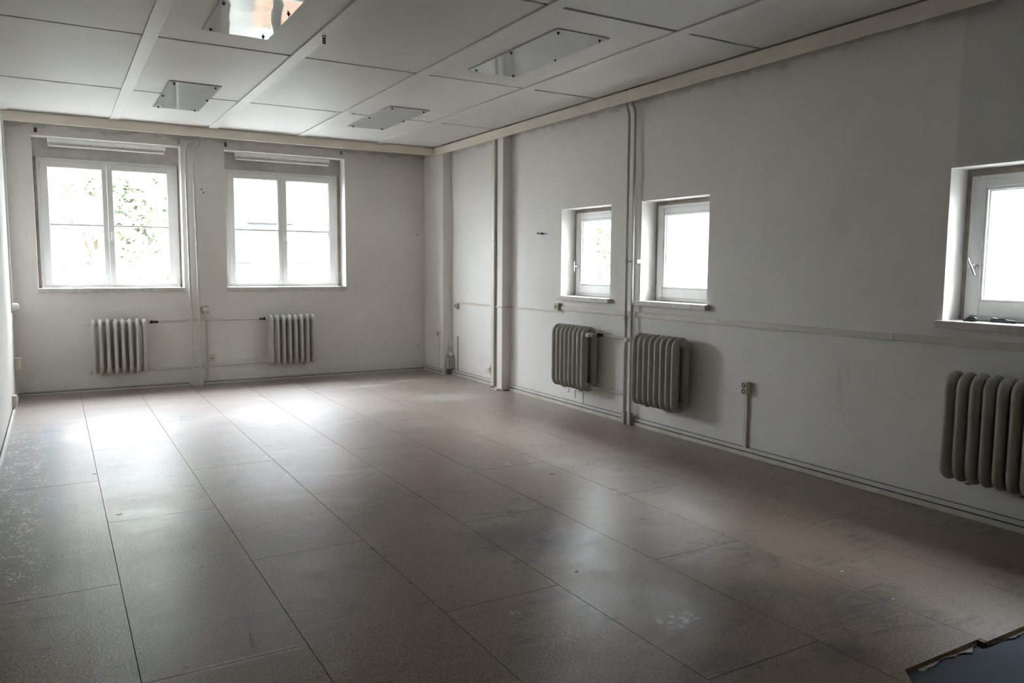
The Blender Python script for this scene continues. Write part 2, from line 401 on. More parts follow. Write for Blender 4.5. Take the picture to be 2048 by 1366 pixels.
# floor: slab and the chipboard panels laid in half bond
floor = tag(boxes('floor', [(L-.3, W+RT, YB-.3, D+FT, -.20, -.024)], 'gap_dark'), kind='structure')
SEAM = [L, .211, .809, 1.403, 2.001, 2.608, 3.200, 3.797, 4.400, W]
CUTS = [[-.02, 1.98, 3.985, 6.0, 8.0], [-1.0, .97, 2.965, 4.98, 7.0, 9.0], [0, 1.98, 3.985, 6.0, 8.0], [-1, .97, 2.96, 4.98, 7.33, 9.3],
        [0, 1.98, 3.985, 6.05, 8.05], [2.98, 4.97, 7.0, 9.0], [3.99, 6.0, 8.0], [2.97, 4.98, 7.0, 9.0], [4.0, 6.0, 8.0]]
G = .0017
for i in range(9):
    x0, x1 = SEAM[i]+(G if i else 0), SEAM[i+1]-(G if i < 8 else 0)
    start = YB if i < 5 else (1.668 if i == 5 else 1.638)
    ys = [start] + [c for c in CUTS[i] if c > start+.2] + [D]
    for ya, yb in zip(ys, ys[1:]):
        a, b = ya+(G if ya != start else 0), yb-(G if yb != D else 0)
        poly = [(x0, a), (x1, a), (x1, b), (x0, b)]
        if i == 5 and ya == start: poly = [(x0, 1.572), (2.70, 1.668), (x1, 1.668), (x1, b), (x0, b)]
        bm = bmesh.new(); prism(bm, poly, -.022, 0, 0, 1); obj('floorboard', bm, ['board', 'board_core'], floor)
cp_ = boxes('carpet', [(2.61, W, YB, 1.80, -.0238, -.0215)], 'carpet'); tag(cp_, 'blue-grey carpet laid bare where the chipboard stops', 'carpet')

# ------------------------------------------------------------------ windows
def ring(bm, P, a0, a1, z0, z1, w, d0, d1, bevel=.003):
    """rectangular frame of width w; w = (left, right, bottom, top)"""
    l_, r2, b_, t_ = w
    for (p, q, s, v) in ((a0, a0+l_, z0, z1), (a1-r2, a1, z0, z1), (a0+l_, a1-r2, z0, z0+b_), (a0+l_, a1-r2, z1-t_, z1)):
        add_box(bm, *P(p, q, d0, d1), s, v, bevel=bevel, segs=1)
def handle(sash, P3, a, d, z, tilt=0.0):
    bm = bmesh.new()                       # rosette, neck, lever
    lathe(bm, P3(a, d, z), Vector(P3(0, -1, 0)), [(0, .018), (.006, .018), (.008, .012), (.009, .008)], 14)
    lathe(bm, P3(a, d, z), Vector(P3(0, -1, 0)), [(0, .007), (.05, .007)], 10)
    dx, dz = math.sin(tilt), math.cos(tilt)
    add_tube(bm, [P3(a-dx*.05, d-.047, z-dz*.055), P3(a-dx*.03, d-.052, z-dz*.03), P3(a, d-.052, z), P3(a+dx*.03, d-.052, z+dz*.03), P3(a+dx*.05, d-.047, z+dz*.055)], [.007, .008, .010, .008, .007], 10)
    obj('handle', bm, 'steel', sash, True)
PF = lambda a0, a1, d0, d1: (a0, a1, D+d0, D+d1)
PF3 = lambda a, d, z: Vector((a, D+d, z)) if (abs(a)+abs(z)) > 1e-9 else Vector((0, d, 0))
PRb = lambda a0, a1, d0, d1: (W+d0, W+d1, a0, a1)
PR3 = lambda a, d, z: Vector((W+d, a, z)) if (abs(a)+abs(z)) > 1e-9 else Vector((d, 0, 0))

for wi, (x0, x1, z0, z1) in enumerate(FW_H):
    w = tag(empty('window_%d' % (wi+1), ((x0+x1)/2, D+.2, z0)), kind='structure'); inv = Vector(w.location)
    def put(o):  # keep world position under the empty
        o.location = o.location - inv; return o
    fx0, fx1, fz0, fz1 = x0+.031, x1-.020-(.025 if wi else 0), z0+.012, 2.700
    fx1 = x1-.020 if wi == 0 else x1-.046
    d = .20
    bm = bmesh.new(); ring(bm, PF, fx0, fx1, fz0, fz1, (.05, .05, .05, .05), d, d+.075); put(obj('outer_frame', bm, 'frame_white', w))
    # rough plaster between frame and reveal, and the bare lintel above
    bm = bmesh.new(); add_box(bm, x0, fx0, D+d+.012, D+d+.075, z0, fz1); add_box(bm, fx1, x1, D+d+.012, D+d+.075, z0, fz1); put(obj('plaster_strip', bm, 'plaster_strip', w))
    put(boxes('lintel_plaster', [(x0, x1, D+d-.012, D+FT-.02, fz1, z1+.002)], 'lintel_plaster', w))
    put(boxes('window_sill', [(x0-.004, x1+.004, D-.020, D+d+.04, z0-.042, z0+.008)], 'sill', w, .004))
    mid = fx0 + .71
    for si, (s0, s1, p0, p1) in enumerate(((fx0+.036, mid, fx0+.112, mid-.052), (mid+.003, fx1-.034, mid+.064, fx1-.118))):
        bm = bmesh.new(); pz0, pz1 = 1.296, 2.592
        ring(bm, PF, s0, s1, fz0+.030, fz1-.036, (p0-s0, s1-p1, pz0-fz0-.030, fz1-.036-pz1), d-.012, d+.05, .005)
        ring(bm, PF, p0-.014, p1+.014, pz0-.014, pz1+.014, (.014,)*4, d-.006, d+.03, .002)
        s = put(obj('sash', bm, 'frame_white', w))
        inv2 = s.location
        def sub(o): o.location = o.location - inv; return o
        g = boxes('pane', [(p0-.004, p1+.004, D+d+.024, D+d+.028, pz0-.004, pz1+.004)], 'glass', s)
        bm = bmesh.new(); add_box(bm, p0, p1, D+d+.004, D+d+.040, 1.931, 1.953, bevel=.003, segs=1)
        b = obj('glazing_bar', bm, 'frame_white', s)
        if si == 1: handle(s, PF3, mid+.030, d-.012, 1.815, .0 if wi == 0 else -.45)
        # hinges at the outer stile
        hx = s0-.006 if si == 0 else s1+.006
        for hz in (fz0+.09, fz1-.10):
            bm = bmesh.new(); lathe(bm, (hx, D+d-.014, hz-.04), (0, 0, 1), [(0, .006), (.08, .006)], 8); obj('hinge', bm, 'frame_white', s, True)
        for ch in s.children: ch.location = Vector((0, 0, 0))
for wi, (y0, y1, z0, z1) in enumerate(RW_H):
    w = tag(empty('window_%d' % (wi+3), (W+.17, (y0+y1)/2, z0)), kind='structure'); inv = Vector(w.location)
    d = .17; f0, f1, g0, g1 = y0+.03, y1-.032, z0+.008, 2.068
    bm = bmesh.new(); ring(bm, PRb, f0, f1, g0, g1, (.05, .05, .05, .05), d, d+.075); put(obj('outer_frame', bm, 'frame_white', w))
    bm = bmesh.new(); ring(bm, PRb, y0, y1, z0, z1, (.0301, .0321, .008, z1-g1), d+.010, d+.075, 0); put(obj('plaster_strip', bm, 'plaster_strip', w))
    put(boxes('window_sill', [(W-.050, W+d+.03, y0-.030 if wi < 2 else y0-.02, y1+.022, z0-.038, z0+.006)], 'sill', w, .003))
    p0, p1, pz0, pz1 = f0+.108, f1-.108, 1.318, 1.978
    bm = bmesh.new(); ring(bm, PRb, f0+.030, f1-.030, g0+.030, g1-.025, (.064, .064, pz0-.014-g0-.030, g1-.025-pz1-.014), d-.014, d+.05, .005)
    ring(bm, PRb, p0-.014, p1+.014, pz0-.014, pz1+.014, (.014,)*4, d-.008, d+.01, .002)
    ring(bm, PRb, p0-.004, p1+.004, pz0-.004, pz1+.004, (.012,)*4, d+.010, d+.055, .002)
    s = put(obj('sash', bm, 'frame_white', w))
    boxes('pane', [(W+d+.022, W+d+.026, p0-.003, p1+.003, pz0-.003, pz1+.003)], 'glass', s)
    if wi == 0: handle(s, PR3, f1-.062, d-.014, 1.500, 0.0)
    if wi == 2: handle(s, PR3, f1-.062, d-.014, 1.515, .45)
    if wi == 1:
        for hz in (g0+.09, g1-.1):
            bm = bmesh.new(); lathe(bm, (W+d-.016, f1-.026, hz-.04), (0, 0, 1), [(0, .006), (.08, .006)], 8); obj('hinge', bm, 'frame_white', s, True)

# ------------------------------------------------------------------ radiators
def section_mesh(depth=.195, height=.655, rad=.040, half=.0215, mat='radiator'):
    """one cast-iron element in the x (depth, 0=front) / z plane: an oval tube bent into a closed rounded ring"""
    bm = bmesh.new(); a0, a1, b0, b1, rc = rad, depth-rad, rad, height-rad, .050
    path = []
    for (cx, cz, st) in ((a1-rc, b1-rc, 0), (a0+rc, b1-rc, 90), (a0+rc, b0+rc, 180), (a1-rc, b0+rc, 270)):
        for k in range(6):
            an = math.radians(st+k*18); path.append((cx+rc*math.cos(an), cz+rc*math.sin(an), math.cos(an), math.sin(an)))
    n = 12; rings = []
    for (x, z, nx, nz) in path:
        rings.append([bm.verts.new((x+nx*rad*math.cos(t), half*math.sin(t)*(1.0), z+nz*rad*math.cos(t))) for t in [2*math.pi*k/n for k in range(n)]])
    for i in range(len(rings)):
        a, b = rings[i], rings[(i+1) % len(rings)]
        for k in range(n): bm.faces.new((a[k], a[(k+1) % n], b[(k+1) % n], b[k])).smooth = True
    # hubs for the nipples, top and bottom
    for hz in (.052, height-.052):
        lathe(bm, (depth*.5, -.0374, hz), (0, 1, 0), [(0, .030), (.0374, .038), (.0748, .030)], 16)
    me = bpy.data.meshes.new('section'); bmesh.ops.recalc_face_normals(bm, faces=bm.faces); bm.to_mesh(me); bm.free(); me.materials.append(M[mat])
    return me
SEC = {'radiator': section_mesh(mat='radiator'), 'radiator_grey': section_mesh(mat='radiator_grey', half=.0285)}
def radiator(loc, rz, mat, label, near_end, n=8, pitch=.075):
    """local x: from front (0) to wall; local y: along the wall; root at the bottom front corner"""
    e = tag(empty('radiator', loc, rz), label, 'radiator', 'cast-iron column radiators')
    for i in range(n):
        s = bpy.data.objects.new('section', SEC[mat]); COL.objects.link(s); s.parent = e; s.location = (0, i*pitch, 0)
    for y, sg in ((-.0215, -1), ((n-1)*pitch+.0215, 1)):
        for hz in (.052, .603):
            bm = bmesh.new(); lathe(bm, (.0975, y-sg*.004, hz), (0, sg, 0), [(0, .034), (.016, .034), (.017, .026), (.030, .026), (.032, .019), (.043, .018)], 10)
            obj('end_plug', bm, mat, e)
    for y in (pitch*1.5, pitch*(n-2.5)):
        bm = bmesh.new(); add_tube(bm, [(.235, y, -.004), (.10, y, -.006), (.06, y, .004)], .007, 8); obj('wall_bracket', bm, mat, e, True)
    return e
radL = radiator((.365+7*.077, D-.235, .200), math.pi/2, 'radiator', 'pale column radiator under the left double window, dark holes behind its fins', True, pitch=.077)
radR = radiator((2.380+7*.077, D-.235, .205), math.pi/2, 'radiator', 'pale column radiator under the right-hand double window on the far wall', True, pitch=.077)
radA = radiator((W-.235, 6.315, .248), 0, 'radiator_grey', 'grey column radiator under the small window nearest the far corner', True)
radB = radiator((W-.235, 4.990, .248), 0, 'radiator_grey', 'grey column radiator right of the two tall pipes, beside the double socket', True)
radC = radiator((W-.235, 2.100, .248), 0, 'radiator_grey', 'large grey radiator cut off by the photo edge, below the nearest window', True)
# thermostatic valves on the two grey radiators, loose wires below the first
def valve(root, y, z, direction):
    bm = bmesh.new(); lathe(bm, (.0975, y, z), (-1, 0, 0), [(-.02, .016), (.0, .018), (.02, .014), (.03, .014)], 12); b = obj('valve', bm, 'brass', root, True)
    bm = bmesh.new(); lathe(bm, (.0975-.028, y, z), (-1, 0, 0), [(0, .019), (.006, .024), (.058, .022), (.064, .018)], 18); obj('knob', bm, 'plastic_white', b, True)
valve(radA, -.085, .580, 1); valve(radB, 7*.075+.115, .585, -1)
for (y, dz, dy) in ((.22, -.035, .004), (.115, -.075, -.02), (-.03, -.11, -.01)):
    bm = bmesh.new(); add_tube(bm, [(.02, y, .01), (.015, y, dz*.4), (.01, y+dy, dz)], .003, 6); obj('loose_wire', bm, 'black', radA, True)

# ------------------------------------------------------------------ pipes
def pipe(name, path, r, mat, label, group=None):
    root = tube(name, path, r, mat); tag(root, label, 'pipe', group); return root
def collar(root, x, y, z0, z1, r, mat='pipe'):
    bm = bmesh.new(); lathe(bm, (x, y, z0), (0, 0, 1), [(0, r*1.5), (.01, r*1.5), (.012, r), (z1-z0, r)], 14); obj('collar', bm, mat, root, True)
yf = D-.078
p1 = pipe('riser_pipe', rounded([(1.455, yf, 0), (1.438, yf, 1.3), (1.432, yf, 2.84), (1.452, yf, 2.91), (1.525, yf, 2.955), (1.535, yf, 3.28)], .05), .0140, 'pipe', 'white riser pipe between the double windows, left of the pair, with black tape')
collar(p1, 1.455, yf, 0, .07, .019)
for z in (2.40, 2.285):
    bm = bmesh.new(); lathe(bm, (1.434, yf, z), (0, 0, 1), [(0, .0135), (.055, .0135)], 12); obj('tape_wrap', bm, 'black', p1, True)
p2 = pipe('riser_pipe', rounded([(1.527, yf, 0), (1.535, yf, 1.3), (1.517, yf, 2.79), (1.537, yf, 2.87), (1.600, yf, 2.915), (1.622, yf, 3.28)], .05), .0140, 'pipe', 'white riser pipe between the double windows, right of the pair')
collar(p2, 1.527, yf, 0, .07, .019)
tube('pipe_sleeve', [(1.622, yf-.001, 2.99), (1.622, yf-.001, 3.035)], .019, 'pipe', p2)
def hpipe(path, label, couplings=(), mat='pipe', r=.012):
    root = tag(tube('radiator_pipe', rounded(path, .05), r, mat), label, 'pipe')
    for (a, b, rr) in couplings:
        bm = bmesh.new(); A, B = Vector(a), Vector(b); ax = (B-A).normalized(); l_ = (B-A).length
        lathe(bm, A, ax, [(0, rr), (l_*.25, rr), (l_*.26, rr*1.5), (l_*.42, rr*1.5), (l_*.43, rr), (l_, rr)], 10); obj('coupling', bm, 'dark_coupling', root, True)
    return root
yh = D-.12
hpipe([(.95, yh, .803), (1.30, yh, .803), (1.40, yh+.045, .812), (1.50, yh+.085, .815), (1.60, yh+.06, .812), (1.75, yh, .806), (2.33, yh, .806)], 'thin feed pipe running between the tops of both far-wall radiators', [((.955, yh, .803), (1.06, yh, .803), .014), ((2.345, yh, .806), (2.245, yh, .806), .014)])
hpipe([(.95, yh, .252), (1.02, yh, .228), (1.40, yh+.05, .224), (1.50, yh+.085, .226), (1.60, yh+.05, .226), (1.85, yh+.02, .236), (2.20, yh, .252), (2.33, yh, .256)], 'thin return pipe running between the feet of both far-wall radiators')
xp = W-.05
for (y, lab) in ((5.852, 'grey riser pipe between the small windows, the one nearer the far corner'), (5.765, 'grey riser pipe between the small windows, right of the pair, over the radiator end')):
    p_ = pipe('riser_pipe', rounded([(xp, y-.006, 0), (xp, y, 1.2), (xp, y+.008, 2.88), (xp, y+.026, 2.955), (xp, y+.055, 3.0), (xp, y+.06, 3.28)], .05), .0125, 'pipe_grey', lab)
    bm = bmesh.new(); add_box(bm, xp-.022, xp+.022, y-.030, y+.018, 0, .115, bevel=.006); obj('floor_sleeve', bm, 'duct_grey', p_)
    bm = bmesh.new(); lathe(bm, (xp, y+.004, 1.535), (0, 0, 1), [(0, .016), (.03, .016)], 12); obj('clamp', bm, 'pipe_grey', p_, True)
    bm = bmesh.new(); lathe(bm, (xp, y+.005, 1.86), (0, 0, 1), [(0, .0145), (.02, .0145)], 12); obj('joint_ring', bm, 'pipe_grey', p_, True)
    bm = bmesh.new(); add_tube(bm, [(xp, y+.003, 1.55), (W+.004, y+.003, 1.55)], .006, 8); obj('wall_pin', bm, 'pipe_grey', p_, True)
br = empty('pipe_bracket', (W, 5.70, 1.55)); tag(br, 'small metal pipe bracket on the wall right of the riser pipes', 'bracket')
boxes('clamp_body', [(-.062, -.012, -.012, .02, -.018, .018)], 'pipe_grey', br, .004); tube('wall_rod', [(.004, 0, 0), (-.03, 0, 0)], .008, 'pipe_grey', br)
hpipe([(W-.1375, 6.218, .828), (W-.1, 6.17, .826), (W-.05, 6.10, .824), (W-.05, 5.87, .82)], 'upper stub pipe from the grey radiator valve to the riser', [((W-.125, 6.20, .828), (W-.085, 6.15, .826), .016)], 'pipe_grey')
hpipe([(W-.1375, 6.26, .30), (W-.1375, 6.20, .297), (W-.06, 6.05, .29), (W-.05, 5.86, .285)], 'lower stub pipe from the grey radiator foot to the riser', (), 'pipe_grey')
hpipe([(W-.1375, 5.63, .833), (W-.09, 5.70, .833), (W-.05, 5.76, .833)], 'short pipe joining the riser to the middle grey radiator', (), 'pipe_grey')

# ------------------------------------------------------------------ cable ducts
def duct(lst, mat, label, name='cable_duct', lids=None):
    e = boxes(name, lst[:1], mat, None, .002); tag(e, label, 'duct')
    for b in lst[1:]: boxes('duct_length', [b], mat, e, .002)
    return e
duct([(W-.022, W, 3.122, 7.03, 1.032, 1.076), (W-.022, W, YB+.4, 3.118, 1.038, 1.080)], 'duct', 'long cream cable duct running below the small window sills')
duct([(W-.012, W, 6.985, 8.105, 1.003, 1.023)], 'duct', 'thin white cable strip from the slim pillar to the socket under the small window')
duct([(W-.012, W, 8.325, 9.58, .992, 1.018)], 'duct', 'thin white cable strip between the corner pillar and the slim pillar')
duct([(4.600, 4.611, 8.10, 8.246, 1.000, 1.020), (4.611, W-.0, 8.093, 8.105, 1.001, 1.021)], 'duct', 'short white cable strip wrapped round the slim pillar')
e = boxes('vertical_duct', [(4.580, W, 8.256, 8.318, .035, ZB)], 'duct', None, .002); tag(e, 'floor-to-ceiling beige cable duct beside the slim pillar', 'duct')
boxes('shadow_joint', [(4.60, W, 8.2465, 8.2555, .035, ZB)], 'duct_brown', e)
boxes('clip', [(4.576, 4.581, 8.27, 8.305, 1.79, 1.80)], 'steel_dull', e)
duct([(W-.016, W, 5.888, 5.915, .085, .84), (W-.014, W, 5.890, 5.913, .90, .96)], 'duct_grey', 'dirty grey remnant of a vertical duct left of the riser pipes')
boxes('bare_bracket', [(W-.02, W, 5.89, 5.914, .985, 1.03)], 'rust', bpy.data.objects['cable_duct.004'])
duct([(W-.020, W, 4.338, 4.372, .070, .495)], 'duct', 'short vertical duct from the skirting up to the double socket')
duct([(1.612, 1.640, D-.012, D, .04, .885)], 'duct', 'narrow white vertical duct on the far wall beside the riser pipes')
duct([(W-.010, W, 9.515, 9.545, .072, .54)], 'duct_grey', 'narrow grey vertical duct beside the box at the corner pillar')
duct([(L, L+.020, 9.93, 9.965, 1.06, 3.2)], 'plastic_white', 'white vertical duct high on the left wall, ending in a tapered socket')
duct([(L, L+.022, 9.975, 10.02, .045, .345)], 'plastic_cream', 'cream vertical duct low on the left wall under a square box')

# ------------------------------------------------------------------ sockets, switches and boxes
def on_right(y, z, label, cat, w=.075, h=.08, dpt=.042, mat='plastic_cream', rounds=1, name='wall_socket', x=W):
    e = empty(name, (x, y, z)); tag(e, label, cat)
    boxes('housing', [(-dpt, 0, -w/2, w/2, -h/2, h/2)], mat, e, .006)
    for k in range(rounds):
        zz = (k-(rounds-1)/2)*-.046
        bm = bmesh.new(); lathe(bm, (-dpt-.001, 0, zz), (1, 0, 0), [(0, .0205), (.002, .0205), (.003, .018)], 20); c = obj('insert', bm, 'socket_brown', e, True)
        bm = bmesh.new(); lathe(bm, (-dpt-.0035, 0, zz), (1, 0, 0), [(0, .0065), (.004, .0065)], 12); obj('contact', bm, 'plastic_cream', c, True)
    return e
on_right(4.352, .548, 'double wall socket with two brown inserts above a vertical duct', 'socket', .060, .105, .052, rounds=2)
on_right(7.058, 1.064, 'single surface socket at the left end of the long cable duct', 'socket', .085, .085, .050)
s = on_right(9.545, .955, 'small cream socket at the left end of the strip beside the corner pillar', 'socket', .075, .075, .040)
on_right(9.855, .555, 'small cream switch on the face of the corner pillar', 'switch', .075, .085, .022, rounds=1, name='wall_switch', x=4.597)
tube('cable', [(4.594, 9.85, .51), (4.594, 9.85, .07)], .004, 'duct', None); tag(bpy.data.objects['cable'], 'thin cable running down the corner pillar from the switch', 'cable')
# torn-off junction box with loose wires at the vertical duct
e = empty('junction_box', (W, 8.52, .20)); tag(e, 'open junction box with loose looping wires beside the beige vertical duct', 'junction box')
boxes('housing', [(-.085, -.045, -.03, .055, -.028, .035)], 'plastic_cream', e, .006)
boxes('back_plate', [(-.03, 0, -.12, -.02, -.07, .07)], 'box_grey', e, .006)
for k, (s_, m_) in enumerate(((.095, 'wire_green'), (.082, 'plastic_white'), (.07, 'wire_green'))):
    tube('wire', [(-.045+.01*k, -.055-.06*math.cos(t), s_*math.sin(t)) for t in [math.pi*(-.62+1.24*q/14) + math.pi for q in range(15)]], .0045, m_, e, 8)
# meter-like grey box in the corner by the first pillar
e = empty('fuse_box', (4.682, 9.724, .165)); tag(e, 'grey-green box low in the corner behind the first pillar, cables below', 'box')
boxes('housing', [(-.044, .050, -.085, -.004, -.085, .092)], 'box_grey', e, .006)
boxes('relay', [(-.014, .030, -.075, -.02, .095, .150)], 'plastic_white', e, .005)
boxes('slider', [(-.003, .003, -.089, -.084, -.005, .02)], 'duct_grey', e, .001)
for k, (x, m_) in enumerate(((-.03, 'black'), (.0, 'dark_coupling'), (.014, 'duct_grey'), (.032, 'black'))):
    tube('cable', rounded([(x, -.045, -.08), (x+.004*k, -.05, -.12), (x-.006, -.055, -.162)], .03), .007 if k % 2 else .010, m_, e, 8)
tube('lead', rounded([(.022, -.03, .145), (.03, -.02, .19), (-.005, -.012, .23)], .03), .006, 'plastic_cream', e, 8)
# far wall: round plug in an old socket, and a cream data socket
e = empty('plug_socket', (1.600, D, .930)); tag(e, 'old round socket with a white plug in it beside the riser pipes', 'socket')
boxes('plate', [(.0, .052, -.012, 0, -.050, .052)], 'duct_grey', e, .003)
bm = bmesh.new(); lathe(bm, (-.018, 0, -.004), (0, -1, 0), [(0, .045), (.018, .045), (.022, .040)], 20); obj('ring_base', bm, 'duct_brown', e, True)
bm = bmesh.new(); lathe(bm, (.018, -.018, .005), (0, -1, 0), [(0, .036), (.020, .036), (.030, .031), (.034, .022)], 22); obj('plug', bm, 'plastic_white', e, True)
boxes('plug_lead', [(.006, .032, -.034, -.010, -.075, -.022)], 'plastic_white', e, .004)
e = empty('data_socket', (1.672, D, .322)); tag(e, 'cream socket with two dark holes near the floor of the far wall', 'socket')
boxes('housing', [(-.042, .042, -.032, 0, -.045, .048)], 'plastic_cream', e, .006)
for x in (-.010, .010): boxes('hole', [(x-.006, x+.006, -.0335, -.031, -.008, .004)], 'black', e)
# left wall
e = empty('tapered_socket', (L, 9.95, 1.020)); tag(e, 'white tapered outlet sticking out of the left wall under its duct', 'socket')
bm = bmesh.new(); lathe(bm, (0, 0, 0), (1, 0, .15), [(0, .048), (.02, .048), (.068, .032), (.072, .026)], 18); obj('cone', bm, 'plastic_white', e, True)
boxes('wall_plate', [(0, .010, -.05, .05, -.055, .055)], 'plastic_white', e, .002)
e = empty('outlet_box', (L, 9.985, .402)); tag(e, 'cream square box on the left wall at the top of the low duct', 'box')
boxes('housing', [(0, .068, -.045, .045, -.062, .062)], 'plastic_cream', e, .006); boxes('lid', [(.004, .066, -.042, .042, .062, .066)], 'plastic_white', e, .001)
e = empty('power_socket', (L, 9.16, .125)); tag(e, 'small cream socket just above the skirting of the left wall', 'socket')
boxes('housing', [(0, .040, -.045, .045, -.055, .055)], 'plastic_cream', e, .005); tube('lead', rounded([(.02, .0, -.05), (.024, .03, -.065), (.012, .10, -.085)], .03), .005, 'rust', e, 8)

# ------------------------------------------------------------------ strip lights in the window heads
for k, (x0, lab) in enumerate(((.0, 'unlit white strip light in the head of the left double window'), (2.045, 'unlit white strip light in the head of the right-hand double window'))):
    e = empty('strip_light', (x0, D+.10, 2.911)); tag(e, lab, 'strip light', 'strip lights above the double windows')
    ln = 1.235 if k == 0 else 1.215
    boxes('housing', [(0, ln, 0, .075, -.050, -.004)], 'frame_white', e, .003)
    boxes('gear_tray', [(.02, ln-.02, .014, .062, -.068, -.050)], 'duct_brown', e, .002)
    for (a, b) in ((.006, .026), (ln-.026, ln-.006)): boxes('lamp_holder', [(a, b, .018, .056, -.098, -.050)], 'plastic_cream', e, .003)
    bm = bmesh.new(); lathe(bm, (.022, .036, -.082), (1, 0, 0), [(0, .010), (.02, .012), (.022, .0125), (ln-.066, .0125), (ln-.064, .012), (ln-.044, .010)], 14); obj('tube', bm, 'tube', e, True)
    for q in (.35, .62, .78):
        boxes('screw', [(ln*q-.006, ln*q+.006, .012, .016, -.062, -.054)], 'black', e)

# ------------------------------------------------------------------ ceiling lights
proto = None
for k, (x, y, lab) in enumerate(((.953, 7.615, 'glossy grey ceiling light panel nearest the left double window'), (3.015, 7.615, 'matt-looking grey ceiling light panel nearest the far right corner'),
                                 (.953, 4.532, 'ceiling light panel at the top edge mirroring the view outside'), (3.015, 4.561, 'large grey ceiling light panel reflecting the slim pillar'))):
    e = empty('ceiling_light', (x, y, ZP)); tag(e, lab, 'ceiling light', 'flush ceiling light panels')
    wx, wy = .440, 1.328
    if proto is None:
        bm = bmesh.new()
        nx, ny = 5, 12
        add_box(bm, 0, wx, 0, wy, -.010, -.004, bevel=.001, segs=1); c = obj('cover', bm, 'acrylic', e)
        boxes('rim', [(.004, wx-.004, .004, wy-.004, -.005, 0)], 'duct_brown', e)
        for sx in (.045, wx-.045):
            for sy_ in (.06, wy/2, wy-.06):
                bm = bmesh.new(); lathe(bm, (sx if sy_ != wy/2 else (.022 if sx < .2 else wx-.022), sy_, -.010), (0, 0, -1), [(0, .011), (.004, .011), (.009, .006), (.016, .005)], 10); obj('screw', bm, 'dark_coupling', e, True)
        proto = e
    else:
        for ch in list(proto.children): link_copy(ch, e)
e = empty('ceiling_hook', (1.707, 5.545, ZT)); tag(e, 'small black perforated metal bracket hanging from a ceiling batten', 'bracket')
boxes('tab', [(-.012, .012, -.012, .012, -.003, 0)], 'black', e)
bm = bmesh.new()
for (a, b, c, d_) in ((-.011, -.005, -.055, -.003), (.005, .011, -.055, -.003), (-.011, .011, -.055, -.046), (-.011, .011, -.040, -.030), (-.011, .011, -.024, -.014)): add_box(bm, a, b, -.0015, .0015, c, d_)
obj('plate', bm, 'black', e)
e = empty('ceiling_bracket', (L, 7.50, ZB)); tag(e, 'white bracket at the top of the left wall, cut by the photo edge', 'bracket')
boxes('arm', [(0, .115, -.03, .03, -.02, .045)], 'plastic_white', e, .012); boxes('pad', [(.02, .09, -.036, -.028, .0, .05)], 'duct_brown', e, .003)

FLAKES = ['long white flake beside the board joint in the middle of the floor', 'white flake lying just left of the dark crumb in mid floor', 'tiny white speck on the cross joint in mid floor', 'small white flake right of the dark crumb in mid floor',
          'left of two narrow white flakes in front of the first grey radiator', 'right of two narrow white flakes in front of the first grey radiator', 'round white crumb left of the first small-window reflection on the floor', 'white crumb between the two small-window reflections on the floor',
          'broad smeared white flake above the dark floor stain', 'thin white flake on the dark floor below the double socket', 'long thin white sliver on the floor right of the double socket', 'small white flake on the floor right of the dark stain',
          'white crumb by the long joint at the right, upper of two', 'white crumb by the long joint at the right, lower of two', 'tiny pale flake at the edge of the window glare, left of two', 'tiny pale flake at the edge of the window glare, right of two',
          'tiny white speck near the bottom edge right of the white splashes', 'white flake in the bright floor glare below the left radiator', 'pale flake on the floor in front of the slim pillar', 'thin pale sliver on the dark floor below the nearest radiator']
CRUMBS = ['dark crumb among the white flakes in mid floor', 'tiny dark crumb just above the big dark stain', 'dark crumb on the pale boards nearest the painted corner', 'dark twig-like crumb on the pale boards in the left foreground']
HOLES = ['upper of two dark drill holes between the double windows', 'lower of two dark drill holes between the double windows', 'dark drill hole low on the far wall near the corner pillar', 'dark drill hole at window height on the far wall near the corner pillar']
# ------------------------------------------------------------------ hooks and studs in the walls
for (x, z, lab, m_) in ((-.105, 2.968, 'rusty hook above the left corner of the left window', 'rust'), (1.372, 2.962, 'small painted hook above the right corner of the left window', 'duct_grey'),
                        (1.912, 2.975, 'rusty hook above the left corner of the right-hand double window', 'rust'), (3.388, 2.988, 'dark hook above the right corner of the right-hand double window', 'steel_dull')):
    e = tag(empty('wall_hook', (x, D, z)), lab, 'hook')
    boxes('plate', [(-.014, .014, -.006, 0, -.026, .026)], m_, e, .002)
    tube('hook_arm', rounded([(0, -.003, .014), (0, -.035, .012), (0, -.042, -.015), (.006, -.028, -.024)], .012), .005, m_, e, 8)
e = tag(empty('threaded_stud', (W, 7.40, 1.862)), 'metal stud sticking out of the wall left of the first small window', 'stud')
tube('rod', [(.004, 0, 0), (-.085, 0, 0)], .007, 'steel_dull', e); bm = bmesh.new(); lathe(bm, (-.01, 0, 0), (-1, 0, 0), [(0, .013), (.02, .013)], 6); obj('nut', bm, 'dark_coupling', e)
bm = bmesh.new(); lathe(bm, (-.055, 0, 0), (-1, 0, 0), [(0, .011), (.028, .011)], 6); obj('end_nut', bm, 'steel_dull', e)
for (x, z) in ((1.618, 2.412), (1.638, 2.372), (4.49, .352), (4.49, 1.93)):
    bm = bmesh.new(); lathe(bm, (0, 0, 0), (0, -1, 0), [(0, .009), (.002, .008)], 10); o = obj('drill_hole', bm, 'black'); o.location = (x, D-.0005, z)
    tag(o, HOLES.pop(0), 'hole', 'drill holes in the far wall')

